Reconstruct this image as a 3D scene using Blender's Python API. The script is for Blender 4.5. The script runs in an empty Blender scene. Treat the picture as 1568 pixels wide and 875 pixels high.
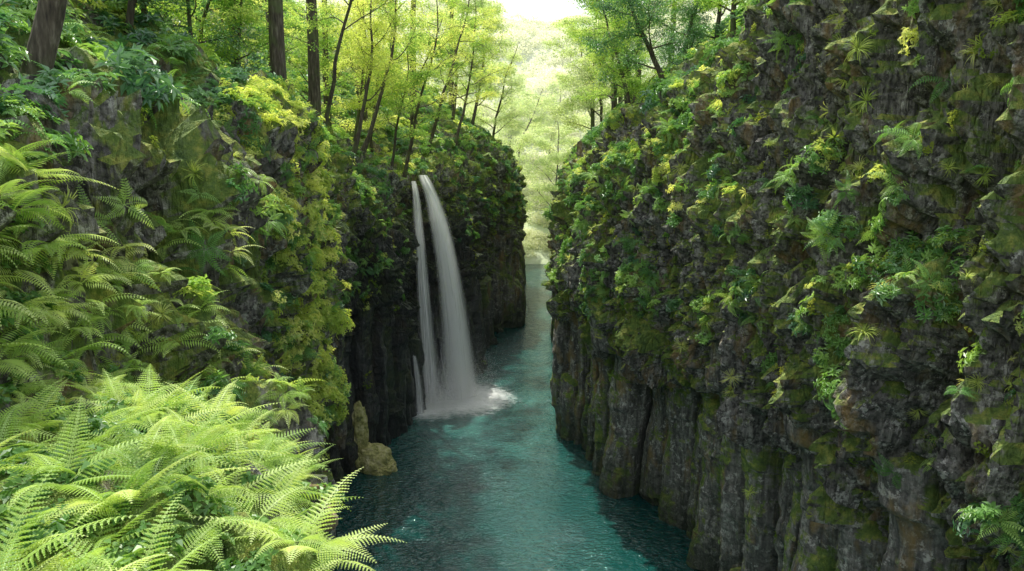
import bpy, math, random
import numpy as np
from mathutils import Vector, Matrix
from mathutils.bvhtree import BVHTree
random.seed(3); rng=np.random.default_rng(7)
scene=bpy.context.scene
H=20.4
# ---------------------------------------------------------------- noise
_perm=np.random.default_rng(11).permutation(256); _perm=np.concatenate([_perm,_perm])
_g=np.random.default_rng(12).normal(size=(256,3)); _g/=np.linalg.norm(_g,axis=1)[:,None]
def perlin(p):
    pi=np.floor(p).astype(int); pf=p-pi
    u=pf*pf*pf*(pf*(pf*6-15)+10)
    res=0
    for dx in (0,1):
        for dy in (0,1):
            for dz in (0,1):
                h=_perm[(_perm[(_perm[(pi[:,0]+dx)&255]+pi[:,1]+dy)&255]+pi[:,2]+dz)&255]
                d=(pf-np.array([dx,dy,dz]))
                g=(_g[h]*d).sum(1)
                w=(u[:,0] if dx else 1-u[:,0])*(u[:,1] if dy else 1-u[:,1])*(u[:,2] if dz else 1-u[:,2])
                res=res+g*w
    return res*1.5
def fbm(p,octv=4,lac=2.03,gain=.5):
    a=1;s=0;t=0
    for i in range(octv):
        s=s+a*perlin(p+i*17.3); t+=a; a*=gain; p=p*lac
    return s/t
def sstep(a,b,x):
    t=np.clip((x-a)/(b-a),0,1); return t*t*(3-2*t)
# ---------------------------------------------------------------- material helpers
def newmat(name):
    m=bpy.data.materials.new(name); m.use_nodes=True
    nt=m.node_tree; nt.nodes.clear()
    out=nt.nodes.new('ShaderNodeOutputMaterial')
    return m,nt,out
def N(nt,typ,**kw):
    n=nt.nodes.new(typ)
    for k,v in kw.items(): setattr(n,k,v)
    return n
def setin(n,**kw):
    for k,v in kw.items(): n.inputs[k].default_value=v
def noise(nt,vec,scale,detail=4,rough=.55,dist=0):
    n=N(nt,'ShaderNodeTexNoise'); n.inputs['Scale'].default_value=scale; n.inputs['Detail'].default_value=detail
    n.inputs['Roughness'].default_value=rough; n.inputs['Distortion'].default_value=dist
    nt.links.new(vec,n.inputs['Vector']); return n.outputs['Fac']
def ramp(nt,fac,stops):
    r=N(nt,'ShaderNodeValToRGB'); e=r.color_ramp.elements
    while len(e)<len(stops): e.new(.5)
    for i,(p,c) in enumerate(stops):
        e[i].position=p; e[i].color=(c[0],c[1],c[2],1) if not isinstance(c,(int,float)) else (c,c,c,1)
    nt.links.new(fac,r.inputs[0]); return r.outputs[0]
def mapping(nt,vec,sc):
    m=N(nt,'ShaderNodeMapping'); m.inputs['Scale'].default_value=sc; nt.links.new(vec,m.inputs[0]); return m.outputs[0]
def mixc(nt,f,a,b,bt='MIX'):
    m=N(nt,'ShaderNodeMix'); m.data_type='RGBA'; m.blend_type=bt
    for s,v in ((m.inputs[0],f),(m.inputs[6],a),(m.inputs[7],b)):
        if hasattr(v,'links'): nt.links.new(v,s)
        elif isinstance(v,(int,float)): s.default_value=v
        else: s.default_value=(v[0],v[1],v[2],1)
    return m.outputs[2]
def math_(nt,op,a,b=None,clamp=False):
    m=N(nt,'ShaderNodeMath'); m.operation=op; m.use_clamp=clamp
    for s,v in ((m.inputs[0],a),(m.inputs[1],b)):
        if v is None: continue
        if hasattr(v,'links'): nt.links.new(v,s)
        else: s.default_value=v
    return m.outputs[0]
def mrange(nt,v,a,b,c,d):
    q=N(nt,'ShaderNodeMapRange');setin(q,**{'From Min':a,'From Max':b,'To Min':c,'To Max':d});nt.links.new(v,q.inputs[0]);return q.outputs[0]
def leaf_mat(name,cA,cB,cC,trans=.45,gl=0.0,rough=.4,tint=(1.4,1.3,.65)):
    m,nt,out=newmat(name)
    oi=N(nt,'ShaderNodeObjectInfo'); geo=N(nt,'ShaderNodeNewGeometry')
    n1=noise(nt,geo.outputs['Position'],.4,1)
    f=math_(nt,'ADD',math_(nt,'MULTIPLY',oi.outputs['Random'],.6),math_(nt,'MULTIPLY',n1,.5))
    c=ramp(nt,f,[(.15,cA),(.5,cB),(.85,cC)])
    d=N(nt,'ShaderNodeBsdfDiffuse'); nt.links.new(c,d.inputs[0])
    t=N(nt,'ShaderNodeBsdfTranslucent'); ct=mixc(nt,1.0,c,tint,'MULTIPLY'); nt.links.new(ct,t.inputs[0])
    mx=N(nt,'ShaderNodeMixShader'); mx.inputs[0].default_value=trans
    nt.links.new(d.outputs[0],mx.inputs[1]); nt.links.new(t.outputs[0],mx.inputs[2]); last=mx
    if gl>0:
        g=N(nt,'ShaderNodeBsdfGlossy'); g.inputs['Roughness'].default_value=rough; g.inputs[0].default_value=(1,1,1,1)
        mx2=N(nt,'ShaderNodeMixShader'); mx2.inputs[0].default_value=gl
        nt.links.new(mx.outputs[0],mx2.inputs[1]); nt.links.new(g.outputs[0],mx2.inputs[2]); last=mx2
    nt.links.new(last.outputs[0],out.inputs[0]); return m
M_shrub=leaf_mat('shrub_leaf',(.08,.22,.07),(.20,.42,.11),(.43,.64,.18),.4,.07)
M_dark=leaf_mat('dark_leaf',(.05,.17,.08),(.11,.29,.11),(.24,.45,.14),.35,.10)
M_bright=leaf_mat('bright_leaf',(.40,.55,.14),(.62,.73,.24),(.80,.85,.42),.5)  # sunlit highlights put into the leaf colour, strongest on the spur
M_fern=leaf_mat('fern_leaf',(.26,.44,.12),(.48,.66,.20),(.72,.82,.38),.45,.02)
M_ground=leaf_mat('ground_leaf',(.06,.17,.04),(.13,.29,.07),(.26,.44,.12),.35,.04)
M_ferns=leaf_mat('shade_fern_leaf',(.10,.28,.08),(.24,.49,.13),(.45,.65,.19),.4,.04)
M_moss=leaf_mat('moss_leaf',(.12,.21,.04),(.25,.37,.07),(.48,.53,.11),.3)
M_tree=leaf_mat('tree_leaf',(.17,.35,.10),(.36,.56,.17),(.62,.75,.30),.5)
M_pale=leaf_mat('pale_tree_leaf',(.46,.58,.30),(.64,.73,.42),(.80,.84,.56),.5,tint=(1.2,1.2,.85))  # distance haze painted into the leaf colour of the far trees
M_far=leaf_mat('far_leaf',(.62,.67,.48),(.77,.79,.60),(.88,.88,.74),.5,tint=(1.1,1.1,.9))  # whitened leaf colour imitates haze over the far hill
M_ced=leaf_mat('cedar_leaf',(.07,.18,.06),(.15,.30,.09),(.27,.43,.14),.35)
def bark_mat():
    m,nt,out=newmat('bark'); geo=N(nt,'ShaderNodeNewGeometry'); p=geo.outputs['Position']
    s=noise(nt,mapping(nt,p,(9,9,1.2)),1.5,4,.6)
    l=noise(nt,p,1.3,3)
    c=ramp(nt,s,[(.3,(.03,.024,.018)),(.55,(.11,.09,.068)),(.75,(.27,.235,.19))])
    c=mixc(nt,ramp(nt,l,[(.5,0),(.65,.6)]),c,(.13,.17,.06))
    b=N(nt,'ShaderNodeBsdfPrincipled'); b.inputs['Roughness'].default_value=.9; nt.links.new(c,b.inputs['Base Color'])
    bp=N(nt,'ShaderNodeBump'); bp.inputs['Strength'].default_value=.9; bp.inputs['Distance'].default_value=.05
    nt.links.new(s,bp.inputs['Height']); nt.links.new(bp.outputs[0],b.inputs['Normal']); nt.links.new(b.outputs[0],out.inputs[0]); return m
M_bark=bark_mat()
def rock_mat(name):
    m,nt,out=newmat(name); geo=N(nt,'ShaderNodeNewGeometry'); p=geo.outputs['Position']
    sep=N(nt,'ShaderNodeSeparateXYZ'); nt.links.new(p,sep.inputs[0])
    sn=N(nt,'ShaderNodeSeparateXYZ'); nt.links.new(geo.outputs['Normal'],sn.inputs[0])
    ca=N(nt,'ShaderNodeAttribute'); ca.attribute_name='column'; col=ca.outputs['Fac']
    streak=noise(nt,mapping(nt,p,(2.2,2.2,.22)),1.6,5,.66,.4)
    fine=noise(nt,p,6,6,.68); big=noise(nt,p,.28,2)
    vor=N(nt,'ShaderNodeTexVoronoi'); vor.feature='DISTANCE_TO_EDGE'; vor.inputs['Scale'].default_value=1.6
    nt.links.new(mapping(nt,p,(1.3,1.3,.7)),vor.inputs['Vector'])
    c=ramp(nt,streak,[(.32,(.08,.079,.072)),(.46,(.205,.198,.178)),(.58,(.38,.365,.325)),(.74,(.66,.64,.57))])
    fm=math_(nt,'MULTIPLY',ramp(nt,fine,[(.41,.85),(.53,0)]),math_(nt,'SUBTRACT',1.0,math_(nt,'MULTIPLY',col,.4)))
    c=mixc(nt,fm,c,(.05,.048,.042))
    li=noise(nt,p,2.6,6,.78); c=mixc(nt,ramp(nt,li,[(.55,0),(.61,.85)]),c,(.74,.73,.66))
    oc=noise(nt,mapping(nt,p,(1,1,.4)),1.1,4,.6); c=mixc(nt,ramp(nt,oc,[(.54,0),(.68,.75)]),c,(.42,.28,.09))
    ms=noise(nt,mapping(nt,p,(1,1,.45)),.9,6,.7)
    mf=math_(nt,'ADD',math_(nt,'MULTIPLY',sn.outputs[2],.25),ms)
    mf=math_(nt,'ADD',mf,math_(nt,'MULTIPLY',math_(nt,'SUBTRACT',big,.5),.6))
    mf=math_(nt,'ADD',mf,math_(nt,'ADD',.008,math_(nt,'MULTIPLY',col,-.035)))
    mc=ramp(nt,noise(nt,p,2.3,5,.75),[(.3,(.06,.13,.03)),(.5,(.19,.29,.05)),(.66,(.48,.50,.10))])
    c=mixc(nt,ramp(nt,mf,[(.51,0),(.60,.95)]),c,mc)
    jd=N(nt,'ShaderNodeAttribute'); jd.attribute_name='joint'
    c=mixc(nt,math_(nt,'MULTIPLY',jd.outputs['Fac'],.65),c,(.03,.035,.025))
    c=mixc(nt,mrange(nt,sep.outputs[2],.3,3.4,.75,0),c,(.05,.075,.04))
    wy=math_(nt,'MULTIPLY',mrange(nt,sep.outputs[1],38,46,0,1),mrange(nt,sep.outputs[1],66,82,1,.4))
    wy=math_(nt,'MULTIPLY',wy,mrange(nt,sep.outputs[0],1.4,2.0,1,0))
    wy=math_(nt,'MULTIPLY',wy,mrange(nt,sep.outputs[2],13,17,.86,0))
    c=mixc(nt,wy,c,(.038,.042,.045))
    b=N(nt,'ShaderNodeBsdfPrincipled'); nt.links.new(c,b.inputs['Base Color'])
    nt.links.new(mixc(nt,wy,(.8,.8,.8),(.28,.28,.28)),b.inputs['Roughness'])
    hgt=math_(nt,'ADD',math_(nt,'MULTIPLY',fine,.7),math_(nt,'MULTIPLY',streak,1.5))
    hgt=math_(nt,'ADD',hgt,math_(nt,'MULTIPLY',math_(nt,'MINIMUM',vor.outputs['Distance'],.10),math_(nt,'SUBTRACT',2.5,math_(nt,'MULTIPLY',col,1.3))))
    bp=N(nt,'ShaderNodeBump'); bp.inputs['Strength'].default_value=1
    nt.links.new(math_(nt,'SUBTRACT',.24,math_(nt,'MULTIPLY',col,.06)),bp.inputs['Distance'])
    nt.links.new(hgt,bp.inputs['Height']); nt.links.new(bp.outputs[0],b.inputs['Normal']); nt.links.new(b.outputs[0],out.inputs[0]); return m
M_rock=rock_mat('basalt_rock')
# ---------------------------------------------------------------- wall loft
def mesh_obj(name,verts,F,mat,smooth=False,link=True,parent=None):
    verts=np.asarray(verts,dtype=np.float32); F=np.asarray(F,dtype=np.int32)
    me=bpy.data.meshes.new(name); nf,k=F.shape
    me.vertices.add(len(verts)); me.vertices.foreach_set('co',verts.ravel())
    me.loops.add(nf*k); me.loops.foreach_set('vertex_index',F.ravel())
    me.polygons.add(nf); me.polygons.foreach_set('loop_start',np.arange(nf,dtype=np.int32)*k)
    me.polygons.foreach_set('use_smooth',np.full(nf,smooth))
    me.update(calc_edges=True); me.validate()
    if mat: me.materials.append(mat)
    ob=bpy.data.objects.new(name,me)
    if link: scene.collection.objects.link(ob)
    if parent: ob.parent=parent
    return ob
def build_wall(name,stations,side,mat,ds_near=.13,rows=None,colz=9.,cw=(.8,1.9)):
    ys=np.array([s[0] for s in stations],float)
    P=np.array([s[1] for s in stations],float)
    S,K,_=P.shape
    base=np.stack([P[:,1,0],ys],1)
    seg=np.linalg.norm(np.diff(base,axis=0),axis=1)
    cum=np.concatenate([[0],np.cumsum(seg)])
    samp=[0.]
    while samp[-1]<cum[-1]:
        yy=np.interp(samp[-1],cum,ys); samp.append(samp[-1]+(ds_near if yy<62 else .28))
    samp=np.array(samp)
    Y=np.interp(samp,cum,ys)
    G=np.zeros((len(samp),K,3))
    ker=np.exp(-np.linspace(-2,2,9)**2); ker/=ker.sum()
    def sm(a): return np.convolve(np.pad(a,4,mode='edge'),ker,mode='valid')
    Y=sm(Y)
    for k in range(K):
        G[:,k,0]=sm(np.interp(samp,cum,P[:,k,0])); G[:,k,2]=sm(np.interp(samp,cum,P[:,k,1])); G[:,k,1]=Y
    vs=[]
    for k in range(K-1): vs+=list(k+np.arange(rows[k])/rows[k])
    vs.append(K-1); vs=np.array(vs)
    k0=np.minimum(vs.astype(int),K-2); f=(vs-k0)[None,:,None]
    def gk(i): return G[:,np.clip(i,0,K-1),:]
    p0,p1,p2,p3=gk(k0-1),gk(k0),gk(k0+1),gk(k0+2)
    lin=p1*(1-f)+p2*f
    cr=.5*((2*p1)+(-p0+p2)*f+(2*p0-5*p1+4*p2-p3)*f**2+(-p0+3*p1-3*p2+p3)*f**3)
    wcr=np.where(k0>=K-3,0,.7)[None,:,None]
    V=lin*(1-wcr)+cr*wcr
    nS,nV=V.shape[:2]
    T=np.gradient(V,axis=0); U=np.gradient(V,axis=1)
    Nn=np.cross(T,U); Nn/=np.linalg.norm(Nn,axis=2)[:,:,None]+1e-9
    if Nn[:,nV//3,0].mean()*(-side)<0: Nn=-Nn
    path=np.stack([G[:,1,0],G[:,1,1]],1); tt=np.gradient(path,axis=0); tt/=np.linalg.norm(tt,axis=1)[:,None]
    hb=np.stack([-tt[:,1],tt[:,0],0*tt[:,0]],1)
    if hb[:,0].mean()*(-side)<0: hb=-hb
    hb=hb[:,None,:].repeat(nV,1)
    flat=V.reshape(-1,3); z=V[:,:,2]
    r=np.random.default_rng(5 if side>0 else 9)
    b=[0.]
    while b[-1]<cum[-1]+3: b.append(b[-1]+cw[0]+(cw[1]-cw[0])*r.random()**1.5)
    b=np.array(b); cof=r.uniform(-1,1,len(b)); ctop=r.uniform(-2.6,2.2,len(b)); csk=r.uniform(-.45,.45,len(b)); cbr=r.random(len(b)); cbz=r.uniform(2.,8.,len(b))
    s2=samp[:,None]+.35*perlin(np.stack([samp.repeat(nV)*.15,flat[:,2]*.25,0*flat[:,2]+3.1],1)).reshape(nS,nV)+ .03*z
    s2=s2+.12*perlin(np.stack([samp.repeat(nV)*.8,flat[:,2]*.9,0*flat[:,2]+13.1],1)).reshape(nS,nV)
    s2=np.clip(s2,0,b[-1]-.01)
    ci=np.clip(np.searchsorted(b,s2,side='right')-1,0,len(b)-2)
    u=(s2-b[ci])/(b[ci+1]-b[ci])*2-1
    width=(b[ci+1]-b[ci])
    au=np.abs(u); us=u-csk[ci]
    prof=1-np.clip(np.abs(us)-.28,0,2)*.55-np.clip((au-.86)/.14,0,1)*.35
    cd=cof[ci]*.62+prof*.72*width-.55
    cd=cd-np.where((cbr[ci]>.6)&(z>cbz[ci]+.4*us),.45+.3*cof[ci],0)
    blk=np.floor(z/1.9+cof[ci]*7+.15*us); rb=np.sin(blk*12.9898+ci*78.233)*43758.5453; rb=rb-np.floor(rb)
    cd=cd+(rb-.5)*.30
    top=colz+ctop[ci]+(1.2*(V[:,:,1]<39) if side>0 else 0)
    cm=(1-sstep(top-.25,top+.25,z))
    n_big=fbm(flat*.16+5,3).reshape(nS,nV)
    n_mid=fbm(flat*np.array([.6,.6,.45])+9,4).reshape(nS,nV)
    n_rdg=(1-2*np.abs(fbm(flat*np.array([1.0,1.0,.3])+31,4))).reshape(nS,nV)
    n_fine=fbm(flat*3.1,3).reshape(nS,nV)
    fold=fbm(flat*.3+77,2)*5
    strat=np.sin((flat[:,2]*1.0+flat[:,1]*.55)*5.0+fold*2.2).reshape(nS,nV)
    kk=vs[None,:]
    hillm=sstep(K-3.2,K-2.3,np.broadcast_to(kk,z.shape))
    if side<0:
        ledgem=((V[:,:,1]<13)&(kk>3.8)&(kk<6.6)); hillm=np.maximum(hillm,ledgem*1.5)
    d_rock=n_big*1.2+n_mid*1.9+(n_rdg-.6)*1.4+n_fine*.38+strat*.14+cd*.6
    D=cm*(cd+n_big*.4+n_mid*.35+n_fine*.12)+(1-cm)*d_rock*(1-.5*hillm)
    V2=V+(hb*cm[:,:,None]+Nn*(1-cm[:,:,None]))*D[:,:,None]
    verts=V2.reshape(-1,3)
    i=np.arange(nS-1)[:,None]*nV+np.arange(nV-1)[None,:]
    if side>0: F=np.stack([i,i+1,i+nV+1,i+nV],2).reshape(-1,4)
    else: F=np.stack([i,i+nV,i+nV+1,i+1],2).reshape(-1,4)
    ob=mesh_obj(name,verts,F,mat)
    a=ob.data.attributes.new('column','FLOAT','POINT');a.data.foreach_set('value',cm.astype(np.float32).ravel())
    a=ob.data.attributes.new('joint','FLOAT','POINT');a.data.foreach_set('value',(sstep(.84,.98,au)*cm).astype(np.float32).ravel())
    fc=verts[F].mean(1); e1=verts[F[:,2]]-verts[F[:,0]]; e2=verts[F[:,3]]-verts[F[:,1]]
    n=np.cross(e1,e2); ar=np.linalg.norm(n,axis=1)/2; n=n/(2*ar[:,None]+1e-12)
    if (n[:,0]*(-side)+n[:,2]*.8).mean()<0: n=-n
    kf=np.broadcast_to(kk,z.shape)[:-1,:-1].reshape(-1)
    sub=F[kf>K-3.3] 
    bvh=BVHTree.FromPolygons(verts.tolist(),sub.tolist())
    return dict(ob=ob,verts=verts,F=F,c=fc,n=n,a=ar,k=kf,K=K,bvh=bvh)
R_ST=[
(2,[(15,-2),(15,0),(14.5,9),(13.8,10.5),(13.2,15),(13.5,21),(14.2,29),(19,33),(50,50)]),
(14,[(12.8,-2),(12.7,0),(12.6,9),(11.9,10.8),(11.3,15),(11.6,21),(12.4,29),(17,34),(50,52)]),
(20,[(11.4,-2),(11.3,0),(11.2,9.6),(10.7,10.8),(10.2,15),(10.5,20),(11.4,28),(15,33),(48,52)]),
(27,[(10.2,-2),(10.1,0),(10,9.4),(9.5,10.4),(9.0,15),(9.2,20),(10.5,27),(14,31),(46,50)]),
(33,[(9.3,-2),(9.3,0),(9.2,9.2),(8.6,10),(8.1,14),(8.4,19),(9.6,23.8),(12.4,27),(44,48)]),
(36,[(9.0,-2),(9.0,0),(9.3,8.6),(8.2,9.4),(7.4,13.5),(7.9,18.5),(9.3,22.8),(12,26),(43,46)]),
(38,[(9.5,-2),(9.5,0),(9.8,8.2),(7.8,9),(7.0,13.5),(7.5,18),(9.0,21.9),(11.6,24.5),(42,45)]),
(41.2,[(9.2,-2),(9.2,0),(9.4,8.0),(6.4,8.8),(5.6,12.5),(6.2,17),(7.9,21.3),(10.6,24),(42,45)]),
(43,[(6.2,-2),(6.2,0),(6.8,8.0),(5.5,8.6),(5.0,12),(5.6,17),(7.2,21),(10.1,24),(42,45)]),
(46.4,[(6.1,-2),(6.1,0),(6.1,8.5),(5.3,9),(4.9,12),(5.4,16.5),(6.8,20.3),(9.8,23.5),(42,45)]),
(50.8,[(3.9,-2),(3.9,0),(3.9,8.5),(3.6,9.5),(3.4,12.5),(3.8,15),(4.8,17.3),(8.8,21.5),(42,45)]),
(56,[(4.0,-2),(4.0,0),(4.2,8.5),(3.9,9.5),(3.8,12.5),(4.2,15.5),(5.1,17.3),(9.6,21.5),(42,45)]),
(62,[(4.6,-2),(4.6,0),(4.8,8),(4.7,9.5),(4.7,13),(5.0,16),(6.0,18),(11,23),(42,46)]),
(82,[(5.9,-2),(5.9,0),(6.0,8),(6.1,10),(6.4,13),(6.8,16),(7.9,18),(13,24),(44,48)]),
(114,[(7.2,-2),(7.2,0),(7.6,5),(7.8,7),(8.4,10),(9.2,13),(10.4,16),(15,22),(48,48)]),
(126,[(18,-2),(18,0),(19,4),(19.5,6),(20,8),(21,11),(23,14),(30,20),(60,46)]),
]
L_ST=[
(-6,[(-2.0,-2),(-2.0,0),(-2.0,8),(-1.8,14),(-1.5,16.5),(-3.2,17.1),(-6,17.7),(-9,20.3),(-14,25),(-50,50)]),
(5,[(-1.7,-2),(-1.7,0),(-1.6,8),(-1.5,14),(-1.1,16.4),(-2.6,17.0),(-5.5,17.6),(-8.5,20),(-14,24),(-50,48)]),
(10,[(-4.2,-2),(-4.2,0),(-4.1,8),(-3.9,14),(-3.5,15.9),(-4.8,16.4),(-6.6,16.8),(-8.5,19.8),(-12,22),(-50,46)]),
(14.5,[(-5.7,-2),(-5.7,0),(-5.6,7),(-5.4,12),(-5.2,14.8),(-6,15.2),(-6.7,15.8),(-7.3,20),(-10,22),(-50,46)]),
(18,[(-6.6,-2),(-6.6,0),(-6.5,6),(-6.4,10),(-6.3,13.2),(-6.3,15),(-6.3,17),(-6.9,20),(-10,22.5),(-50,46)]),
(21.5,[(-8.8,-2),(-8.8,0),(-8.7,6),(-8.5,10),(-8.3,13),(-8.1,15.5),(-8,17.5),(-8.5,19.8),(-12,22),(-50,46)]),
(26,[(-8.9,-2),(-8.9,0),(-8.7,7),(-8.3,10),(-8.0,13),(-7.9,15.5),(-7.9,18),(-8.4,20.6),(-12,23.5),(-50,46)]),
(29,[(-8.2,-2),(-8.2,0),(-8.1,7),(-7.7,10),(-7.4,13),(-7.4,15.5),(-7.7,18),(-8.4,20.8),(-12,23.5),(-50,46)]),
(33,[(-9.9,-2),(-9.9,0),(-9.8,7),(-9.4,10.5),(-9.2,13),(-9,15.5),(-9,17.5),(-9.7,19.5),(-13,22),(-50,46)]),
(42,[(-11.2,-2),(-11.2,0),(-11.1,7),(-10.8,9),(-10.4,12),(-10.3,14),(-10.4,16.5),(-11.2,18.5),(-14,20.5),(-50,46)]),
(44.5,[(-10.4,-2),(-10.4,0),(-10.3,7),(-10.1,9),(-9.8,12),(-9.9,14),(-10.2,16.3),(-11,18.3),(-14,20.5),(-50,46)]),
(47.7,[(-8.4,-2),(-8.4,0),(-8.4,8),(-8.3,9),(-8.1,11),(-8.2,13),(-8.8,16),(-9.6,18),(-13,20),(-50,45)]),
(53,[(-7.5,-2),(-7.5,0),(-7.7,8),(-7.7,9),(-7.3,11),(-7.4,13),(-7.7,15.5),(-8.5,17.6),(-12,20),(-50,45)]),
(57,[(-7.4,-2),(-7.4,0),(-8.0,6),(-8.4,9),(-8.6,11),(-8.7,13),(-8.8,15),(-9.0,16.8),(-12,19),(-50,44)]),
(61,[(-5.3,-2),(-5.3,0),(-6.0,6),(-6.4,9),(-6.7,11),(-6.9,13),(-7.1,15),(-7.4,16.8),(-12,18.3),(-50,44)]),
(65,[(-3,-2),(-3,0),(-3.6,6),(-4.2,9),(-4.7,11),(-5.2,13),(-5.7,15),(-6.4,17.5),(-12,20),(-50,45)]),
(79,[(-2.8,-2),(-2.8,0),(-2.8,4),(-3,8),(-3,11),(-3,13),(-3.4,16),(-4.6,18.5),(-10,22),(-50,47)]),
(82.5,[(0.6,-2),(0.6,0),(0.6,3.6),(-.4,5),(-.4,8),(-.3,12),(-.4,15),(-1.6,18),(-9,23),(-50,48)]),
(100,[(0.8,-2),(0.8,0),(0.8,3.6),(0,6),(0,9),(.1,12),(0,15),(-1.4,18),(-9,24),(-50,50)]),
(116,[(0.8,-2),(.8,0),(.8,3.5),(.1,5),(0,7),(-.2,9),(-.8,12),(-2.4,15),(-9,22),(-50,50)]),
(126,[(-14,-2),(-14,0),(-14,3.5),(-15,5),(-15.5,7),(-16,9),(-17,12),(-19,15),(-26,22),(-60,50)]),
]
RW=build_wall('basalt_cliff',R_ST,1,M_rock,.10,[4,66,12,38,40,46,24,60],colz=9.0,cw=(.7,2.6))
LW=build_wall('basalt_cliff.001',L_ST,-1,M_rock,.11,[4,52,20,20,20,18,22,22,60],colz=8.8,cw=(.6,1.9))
# ---------------------------------------------------------------- far hill
def hill():
    xs=np.linspace(-260,260,140); yv=np.concatenate([np.linspace(121,180,50),np.linspace(184,500,60)])
    X,Y=np.meshgrid(xs,yv)
    Z=np.interp(Y,[121,123,135,165,210,280,340,500],[-1,.5,5,13,28,48,62,80])
    Z=Z+fbm(np.stack([X.ravel()*.02,Y.ravel()*.02,0*X.ravel()],1),3).reshape(X.shape)*np.clip((Y-122)*.25,0,16)
    Z=Z+np.clip(np.abs(X-5)-10,0,200)*.12*np.clip((Y-121)/30,0,1)
    V=np.stack([X,Y,Z],2).reshape(-1,3); w=len(xs)
    i=np.arange(len(yv)-1)[:,None]*w+np.arange(w-1)[None,:]
    F=np.stack([i,i+1,i+w+1,i+w],2).reshape(-1,4)
    m,nt,out=newmat('hill_ground'); geo=N(nt,'ShaderNodeNewGeometry')
    c=ramp(nt,noise(nt,geo.outputs['Position'],.3,4),[(.3,(.46,.54,.34)),(.7,(.66,.70,.52))])  # ground colour paled to imitate distance haze
    b=N(nt,'ShaderNodeBsdfDiffuse'); nt.links.new(c,b.inputs[0]); nt.links.new(b.outputs[0],out.inputs[0])
    ob=mesh_obj('hill',V,F,m,True)
    c=V[F].mean(1); e=np.cross(V[F[:,2]]-V[F[:,0]],V[F[:,3]]-V[F[:,1]]); a=np.linalg.norm(e,axis=1)/2; n=e/(2*a[:,None])
    if n[:,2].mean()<0: n=-n
    bvh=BVHTree.FromPolygons(V.tolist(),F.tolist())
    return dict(ob=ob,verts=V,F=F,c=c,n=n,a=a,k=np.zeros(len(F)),K=1,bvh=bvh)
HL=hill()
# ---------------------------------------------------------------- leaf templates
def norm(a): return a/(np.linalg.norm(a,axis=-1,keepdims=True)+1e-9)
def leaf_tris(base,dirv,up,L,W,droop=.15,fold=.25):
    side=np.cross(dirv,up); side/=np.linalg.norm(side,axis=1)[:,None]+1e-9
    u2=np.cross(side,dirv)
    L=L[:,None];W=W[:,None]
    tip=base+dirv*L-u2*L*droop
    mid=base+dirv*L*.45
    l=mid+side*W*.5+u2*W*fold; r=mid-side*W*.5+u2*W*fold
    v=np.stack([base,l,tip,r],1).reshape(-1,3)
    n=len(base); i=np.arange(n)[:,None]*4
    t=np.concatenate([i+np.array([[0,1,2]]),i+np.array([[0,2,3]])],0)
    return v,t
def rosette_clump(r,nros,R,nl,L,W,flat=.6):
    B=[];D=[];U=[];LL=[];WW=[]
    for i in range(nros):
        d=norm(np.array([r.normal(),r.normal(),abs(r.normal())*flat+.1])); c=d*R*r.uniform(.35,1)*np.array([1,1,.8])
        ax=norm(d*.6+np.array([0,0,.8])+r.normal(size=3)*.2)
        t1=norm(np.cross(ax,[.3,.5,.1])); t2=np.cross(ax,t1); a0=r.uniform(0,6.28)
        for j in range(nl):
            a=a0+j*6.283/nl*1.0+r.normal()*.2
            dd=norm((t1*math.cos(a)+t2*math.sin(a))+ax*r.uniform(-.2,.5))
            B.append(c+r.normal(size=3)*.02);D.append(dd);U.append(ax);s=r.uniform(.7,1.2);LL.append(L*s);WW.append(W*s)
    return leaf_tris(np.array(B),np.array(D),np.array(U),np.array(LL),np.array(WW))
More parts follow.
